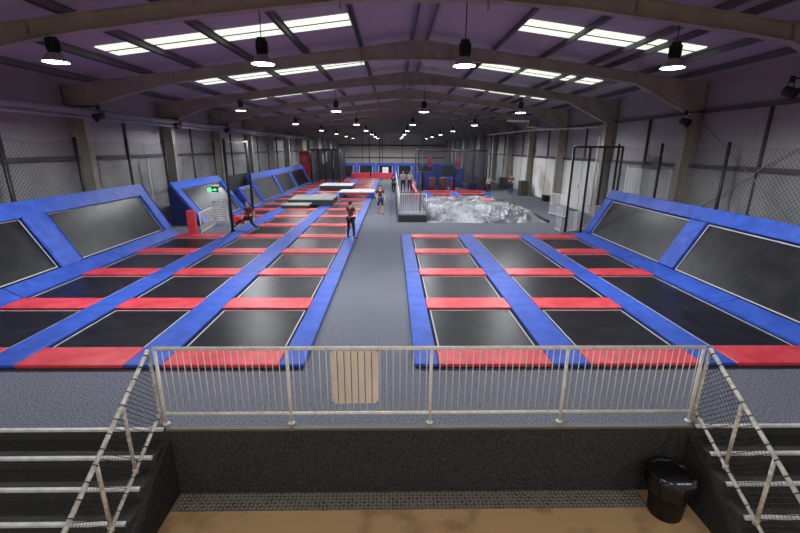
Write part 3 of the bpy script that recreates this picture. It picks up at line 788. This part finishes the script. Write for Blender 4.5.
# cages
def cage(x0, x1, y0, y1, zt, nposts, label):
    e = empty('net_cage', (x0, y0, 0), label, 'net cage')
    W, D = x1-x0, y1-y0
    for k in range(nposts):
        x = W*k/(nposts-1)
        MB().tube([(x, 0, 0), (x, 0, zt)], .07, 8).build('post', M['dark'], e)
        if k in (0, nposts-1): MB().tube([(x, D, 0), (x, D, zt)], .07, 8).build('post', M['dark'], e)
    for x in (0, W):
        MB().tube([(x, D/2, 0), (x, D/2, zt)], .06, 8).build('post', M['dark'], e)
    MB().tube([(0, 0, zt), (W, 0, zt), (W, D, zt), (0, D, zt), (0, 0, zt)], .07, 8).build('top_frame', M['dark'], e)
    net_quad('front_net', NETF, (0, 0, .1), (W, 0, .1), (W, 0, zt), (0, 0, zt), e)
    net_quad('side_net', NETF, (0, 0, .1), (0, D, .1), (0, D, zt), (0, 0, zt), e)
    net_quad('side_net', NETF, (W, 0, .1), (W, D, .1), (W, D, zt), (W, 0, zt), e)
    if x0 < 0:
        e.location.z = .1
        MB().box(.1, W-.1, D-.1, D-.05, 0, zt-.1).build('added_dark_back', M['matside'], e)  # sheet added behind the net to give the cage its dark interior
        for (q, z_) in ((.35, 1.9), (.75, 2.1), (1.5, 1.2)): MB().box(q, q+.22, D-.15, D-.11, z_, z_+1.2).build('pale_strip', M['block'], e)
    return e
cage(2.75, 8.6, 39, 52, 3.72, 3, 'large black net cage with blue and red pads inside, right of the walkway')
MB().box(2.8, 8.55, 39.1, 51.9, 0, .08).build('cage_floor_mat', M['navy'], label='dark blue floor mat inside the right net cage', cat='mat')
MB().box(2.8, 8.55, 38.65, 38.9, 0, .17, .03).build('red_kerb_pad', M['red'], label='long red kerb pad along the front foot of the right cage', cat='pad')
rnd = random.Random(11)
spec = [(3.4, 44, .9, .5, 1.5, 'blue', 'wide blue foam block at the left inside the right cage'),
        (3.9, 41.3, .35, .35, 1.1, 'pink', 'dull pink foam drum standing nearest the left post of the right cage'),
        (5.0, 42.0, .4, .4, 1.05, 'pink', 'dull pink foam drum in the middle of the right cage'),
        (4.9, 47, .5, .5, 2.2, 'blue', 'tall blue foam block behind the pink drums'),
        (6.2, 44, .4, .4, .9, 'blue', 'low blue foam block right of the centre post'),
        (5.75, 40.2, .25, .25, .7, 'red', 'small red foam block against the centre post of the right cage'),
        (7.0, 45.5, .45, .45, 1.8, 'blue', 'blue foam block right of centre in the right cage'),
        (7.8, 41.5, .4, .4, .6, 'navy', 'low dark blue block at the right end of the cage')]
for x, yy, a, b, h, mm, lb in spec:
    if mm == 'pink':
        MB().lathe([(a*.9, 0), (a, .06), (a, h-.06), (a*.9, h)], 18).build('foam_drum', M[mm], label=lb, cat='foam drum', loc=(x, yy, .08))
    else:
        MB().box(-a, a, -b, b, 0, h, .05).build('foam_block', M[mm], label=lb, cat='foam block', loc=(x, yy, .08))
for x, yy, lb in ((3.7, 43.2, 'red hanging punch bag at the left of the right cage'), (6.6, 43.0, 'red hanging punch bag right of the cage centre')):
    e = empty('punch_bag', (x, yy, 2.1), lb, 'punch bag')
    MB().lathe([(.16, 0), (.2, .05), (.2, .95), (.16, 1.0)], 14).build('bag', M['red'], e)
    MB().tube([(0, 0, 1.0), (0, 0, 1.62)], .015, 5).build('strap', M['dark'], e)
MB().tube([(3.7, 43.2, 3.72), (6.6, 43.0, 3.72)], .03, 6).build('hanging_bar', M['dark'], label='black bar carrying the two red punch bags', cat='bar')
for k, x in enumerate((9.1, 9.7)):
    MB().tube([(0, 0, 0), (0, 0, 3.7)], .05, 8).build('slim_post', M['dark'], label=('left' if k == 0 else 'right') + ' one of two slim black posts right of the right cage', cat='post', loc=(x, 42.5, 0))
cage(-8.95, -5.85, 47.4, 53, 3.6, 5, 'dark net cage at the far end of the left court')
e = empty('red_banner', (-10.0, 49.5, 0), 'tall red banner stand left of the dark far cage', 'banner')
MB().box(-.62, .55, -.03, .03, .3, 3.5).build('banner_sheet', M['banner'], e)
MB().lathe([(.05, 0), (.3, .15), (.35, .5), (.2, .8), (.05, .9)], 14).build('pale_emblem', M['pink'], e).matrix_local = Matrix.Translation((-.15, -.04, 2.2)) @ Matrix.Diagonal((1, .05, 1, 1))
for x in (-.62, .55): MB().tube([(x, 0, 0), (x, 0, 3.55)], .04, 8).build('pole', M['dark'], e)
# far blue wall of the courts at Y 57
def far_bank(x0, x1, label, yy=57.0):
    e = empty('angled_trampoline', ((x0+x1)/2, yy, 0), label, 'trampoline', 'far trampoline banks')
    w = (x1-x0)/2
    def sl(a, b, z0, z1, m, name, dy=0):
        mb = MB(); t = .5
        mb.prism([(dy+z0*t, z0), (dy+z1*t, z1), (dy+z1*t+.12, z1), (dy+z0*t+.12, z0)], 'x', a, b); mb.build(name, m, e)
    sl(-w, -w+.35, 0, 1.95, M['blue'], 'upright_pad'); sl(w-.35, w, 0, 1.95, M['blue'], 'upright_pad')
    sl(-w+.35, w-.35, 1.6, 1.95, M['blue'], 'top_pad'); sl(-w+.35, w-.35, 0, .25, M['blue'], 'base_pad')
    sl(-w+.4, w-.4, .25, 1.6, M['bed'], 'jump_bed', .03)
    for a, b in ((-w+.36, -w+.44), (w-.44, w-.36)): sl(a, b, .25, 1.6, M['webbing'], 'edge_webbing', 0)
fb = [(-8.0, -4.9, 'far blue framed trampoline wall, leftmost of the row'), (-4.85, -2.3, 'far blue framed trampoline wall, second from the left'),
      (-2.25, .35, 'far blue framed trampoline wall, third from the left'), (.4, 2.9, 'far blue framed trampoline wall, behind the people on the walkway'),
      (2.95, 6.0, 'far blue framed trampoline wall seen through the right cage, left one'), (6.05, 9.1, 'far blue framed trampoline wall seen through the right cage, right one')]
for a in fb: far_bank(*a)
for k, (x0, x1) in enumerate(((-5.4, -3.0), (-2.8, .1))):
    pad_mesh('red_pad', x0, x1, 55.9, 56.8, M['red'], 'thick red pad at the foot of the far blue wall, ' + ('left one' if k == 0 else 'right one'), 'pad', 'far red foot pads', z0=.02, z1=.75)
MB().box(-1.35, -.55, 55.6, 55.65, 0.75, 1.5, .02).build('white_board', M['signwhite'], label='small white board standing on the red pad at the far blue wall', cat='board', loc=(0, .5, 0))

# ------------------------------------------------------------------ people
dg = bpy.context.evaluated_depsgraph_get
def skin_mesh(chains, name, sub=1):
    """chains: list of lists of ((x,y,z), r); chains sharing a point are joined"""
    vs = []; idx = {}; es = []; rad = []
    for ch in chains:
        prev = None
        for P, r_ in ch:
            k = tuple(round(c, 4) for c in P)
            if k not in idx: idx[k] = len(vs); vs.append(P); rad.append(r_)
            i = idx[k]
            if prev is not None and prev != i: es.append((prev, i))
            prev = i
    me = bpy.data.meshes.new(name); me.from_pydata(vs, es, [])
    o = bpy.data.objects.new(name+'_tmp', me); C.objects.link(o)
    sm = o.modifiers.new('Skin', 'SKIN'); sm.use_smooth_shade = True; sm.branch_smoothing = .6
    for i, sv in enumerate(me.skin_vertices[0].data):
        sv.radius = (rad[i], rad[i]) if not isinstance(rad[i], tuple) else rad[i]; sv.use_root = i == 0
    ss = o.modifiers.new('Sub', 'SUBSURF'); ss.levels = sub; ss.render_levels = sub
    bpy.context.view_layer.update()
    d = dg(); new = bpy.data.meshes.new_from_object(o.evaluated_get(d))
    bpy.data.objects.remove(o); new.name = name
    for pl in new.polygons: pl.use_smooth = True
    return new
def link(me, name, m, parent):
    me.materials.clear(); me.materials.append(m)
    o = bpy.data.objects.new(name, me); C.objects.link(o); o.parent = parent; return o
def V(*a): return Vector(a)
def person(loc, rz, h, label, shirt, bottom, hair, J=None, shorts=False, longsleeve=False, shoes=True):
    """local frame: faces -y. J overrides joints (metres for a 1.75 m figure)"""
    s = h/1.75
    D = dict(pel=V(0, 0, .93), waist=V(0, 0, 1.08), chest=V(0, 0, 1.28), neck=V(0, 0, 1.48), head=V(0, -.02, 1.58), crown=V(0, -.01, 1.68),
             shL=V(.18, 0, 1.42), shR=V(-.18, 0, 1.42), elL=V(.24, .02, 1.14), elR=V(-.24, .02, 1.14), haL=V(.25, -.08, .88), haR=V(-.25, -.08, .88),
             hiL=V(.1, 0, .9), hiR=V(-.1, 0, .9), knL=V(.12, -.02, .5), knR=V(-.12, -.02, .5), anL=V(.13, 0, .09), anR=V(-.13, 0, .09))
    if J:
        for k, v in J.items(): D[k] = V(*v)
    D = {k: v*s for k, v in D.items()}
    e = empty('person', loc, label, 'person', None, rz)
    T = lambda v: tuple(v)
    R = lambda r_: r_*s
    body = [[(T(D['pel']), R(.13)), (T(D['waist']), (R(.13), R(.1))), (T(D['chest']), (R(.15), R(.11))), (T(D['neck']), R(.052)), (T(D['head']), R(.085)), (T(D['crown']), R(.075))]]
    for q in 'LR':
        body.append([(T(D['chest']), R(.15)), (T(D['sh'+q]), R(.06)), (T(D['el'+q]), R(.042)), (T(D['ha'+q]), R(.028))])
        foot = D['an'+q] + V(0, -.14, -.05)*s
        body.append([(T(D['pel']), R(.13)), (T(D['hi'+q]), R(.085)), (T(D['kn'+q]), R(.055)), (T(D['an'+q]), R(.038)), (T(foot), R(.035))])
    me = skin_mesh(body, 'body')
    # hands: palm plus five separate fingers, rooted inside the wrist
    bm = bmesh.new(); bm.from_mesh(me)
    for q in 'LR':
        w = D['ha'+q]; d = (w-D['el'+q]).normalized(); side = d.orthogonal().normalized(); nn = d.cross(side)
        palm = [[(T(w-d*.02*s), R(.026)), (T(w+d*.06*s), R(.032)), (T(w+d*.09*s), R(.028))]]
        fing = []
        for k in range(4):
            o_ = side*(.024-.016*k)*s; l = (.065, .075, .07, .055)[k]*s
            a = w+d*.08*s+o_; b_ = a+d*l*.6+nn*.01*s; c_ = b_+d*l*.35+nn*.025*s
            fing.append([(T(a), R(.009)), (T(b_), R(.0085)), (T(c_), R(.007))])
        a = w+d*.03*s+side*.022*s; fing.append([(T(a), R(.011)), (T(a+side*.03*s+d*.02*s), R(.01)), (T(a+side*.042*s+d*.055*s), R(.008))])
        for ch in palm+fing:
            mm = skin_mesh([ch], 'f', 0); bm.from_mesh(mm); bpy.data.meshes.remove(mm)
    # nose and ears
    hd = D['head']
    hdir = V(0, -1, 0)
    for c_, r_ in ((hd+V(0, -.1, .01)*s, .016), (hd+V(.088, 0, .01)*s, .018), (hd+V(-.088, 0, .01)*s, .018)):
        bmesh.ops.create_icosphere(bm, subdivisions=1, radius=r_*s, matrix=Matrix.Translation(c_))
    bm.to_mesh(me); bm.free()
    link(me, 'body', M['skin'], e)
    # clothes
    sc = []
    sc.append([(T(D['pel']+V(0, 0, .0)), (R(.145), R(.12))), (T(D['waist']), (R(.145), R(.115))), (T(D['chest']), (R(.165), R(.125))), (T(D['chest'].lerp(D['neck'], .75)), R(.075))])
    for q in 'LR':
        el = D['el'+q] if longsleeve else D['sh'+q].lerp(D['el'+q], .7)
        ch = [(T(D['chest']), R(.165)), (T(D['sh'+q]), R(.075)), (T(el), R(.056))]
        if longsleeve: ch.append((T(D['el'+q].lerp(D['ha'+q], .85)), R(.042)))
        sc.append(ch)
    link(skin_mesh(sc, 'shirt'), 'shirt', shirt, e)
    tc = []
    for q in 'LR':
        k = D['kn'+q]; a = D['an'+q]
        ch = [(T(D['pel']), (R(.15), R(.125))), (T(D['hi'+q]), R(.1)), (T(D['hi'+q].lerp(k, .55)), R(.085)), (T(k), R(.07))]
        if not shorts: ch += [(T(k.lerp(a, .5)), R(.06)), (T(k.lerp(a, .95)), R(.055))]
        tc.append(ch)
    link(skin_mesh(tc, 'trousers'), 'shorts' if shorts else 'trousers', bottom, e)
    for q in 'LR':
        a = D['an'+q]
        link(skin_mesh([[(T(a+V(0, .03, -.01)*s), R(.045)), (T(a+V(0, -.06, -.035)*s), R(.046)), (T(a+V(0, -.15, -.045)*s), R(.036))]], 'shoe'), 'shoe', M['blackcloth'], e)
    # hair cap and eyes
    bm = bmesh.new()
    bmesh.ops.create_uvsphere(bm, u_segments=16, v_segments=10, radius=.1*s)
    for v in bm.verts:
        v.co.z *= 1.12
    dele = [v for v in bm.verts if v.co.z < -.02*s and v.co.y < .03*s or v.co.z < -.08*s or (v.co.y < -.06*s and v.co.z < .035*s)]
    bmesh.ops.delete(bm, geom=dele, context='VERTS')
    for v in bm.verts: v.co += D['head']+V(0, .012, .035)*s
    hm = bpy.data.meshes.new('hair'); bm.to_mesh(hm); bm.free()
    for pl in hm.polygons: pl.use_smooth = True
    link(hm, 'hair', hair, e)
    for sx in (-1, 1):
        bm = bmesh.new(); bmesh.ops.create_icosphere(bm, subdivisions=1, radius=.011*s, matrix=Matrix.Translation(hd+V(.032*sx, -.084, .028)*s))
        mm = bpy.data.meshes.new('eye'); bm.to_mesh(mm); bm.free(); link(mm, 'eye', M['blackcloth'], e)
    return e
folded = dict(elL=(.24, -.05, 1.17), elR=(-.24, -.05, 1.17), haL=(-.04, -.22, 1.24), haR=(.04, -.2, 1.18))
person((-1.8, 17.85, .1), PI*.8, 1.66, 'person in dark red top and black trousers standing arms folded on the aisle edge pad', M['maroon'], M['blackcloth'], M['hair_dark'],
       dict(folded, anL=(.2, .02, .09), anR=(-.19, 0, .09), knL=(.16, -.02, .5), knR=(-.15, -.02, .5)), longsleeve=False)
person((-.75, 25.5, 0), .35, 1.78, 'person in dark red top and navy shorts walking up the middle aisle', M['maroon'], M['darkblue'], M['hair_dark'],
       dict(elR=(-.25, .05, 1.14), haR=(-.2, -.08, .9), elL=(.26, 0, 1.14), haL=(.24, -.12, .9), anL=(.08, -.14, .09), anR=(-.07, .16, .11), knL=(.1, -.12, .5), knR=(-.1, .02, .5)), shorts=True)
person((-6.75, 19.75, .1), -.3, 1.7, 'ginger haired person in dark red top lunging on the left court, legs apart', M['maroon'], M['blackcloth'], M['hair_ginger'],
       dict(pel=(-.05, .0, .62), waist=(-.03, 0, .76), chest=(-.02, -.02, .96), neck=(-.03, -.05, 1.14), head=(-.06, -.08, 1.25), crown=(-.07, -.08, 1.35),
            shL=(.17, 0, 1.08), shR=(-.18, -.02, 1.1), elL=(.25, 0, .82), haL=(.23, -.05, .55), elR=(-.3, -.1, .86), haR=(-.28, -.22, .66),
            hiL=(.06, 0, .59), hiR=(-.14, 0, .6), knR=(-.5, -.1, .45), anR=(-.85, 0, .2), knL=(.2, -.18, .38), anL=(.42, 0, .09)))
person((.08, 37.0, 0), 2.6, 1.72, 'person in dark blue clothes walking beside the walkway railing', M['darkblue'], M['blackcloth'], M['hair_dark'],
       dict(anL=(.1, -.15, .09), anR=(-.1, .15, .1)))
person((.85, 34.6, .4), .2, 1.78, 'person in white top and dark trousers standing on the walkway, left one', M['whitecloth'], M['blackcloth'], M['hair_dark'], folded)
person((1.42, 35.0, .4), -.2, 1.72, 'person in white top and dark trousers standing on the walkway, right one', M['whitecloth'], M['darkblue'], M['hair_dark'])
person((10.3, 36.7, 0), -.4, 1.8, 'person in dark red top standing by the right wall with arms raised to the chest', M['maroon'], M['darkblue'], M['hair_dark'], folded)
person((8.35, 36.6, .1), .1, 1.5, 'person in white top leaning forward at the right corner of the small court', M['whitecloth'], M['maroon'], M['hair_dark'],
       dict(elL=(.34, -.1, 1.25), haL=(.5, -.2, 1.2), elR=(-.3, -.1, 1.22), haR=(-.36, -.22, 1.1)))

# ------------------------------------------------------------------ world and view
w = bpy.data.worlds.new('world'); bpy.context.scene.world = w; w.use_nodes = True
w.node_tree.nodes['Background'].inputs[0].default_value = (.5, .5, .6, 1)
w.node_tree.nodes['Background'].inputs[1].default_value = .3
sc = bpy.context.scene
sc.view_settings.view_transform = 'Standard'; sc.view_settings.look = 'None'
sc.view_settings.exposure = 0.7; sc.view_settings.gamma = 1; sc.view_settings.use_curve_mapping = False
sc.cycles.max_bounces = 8; sc.cycles.transparent_max_bounces = 24
sc.cycles.use_denoising = True
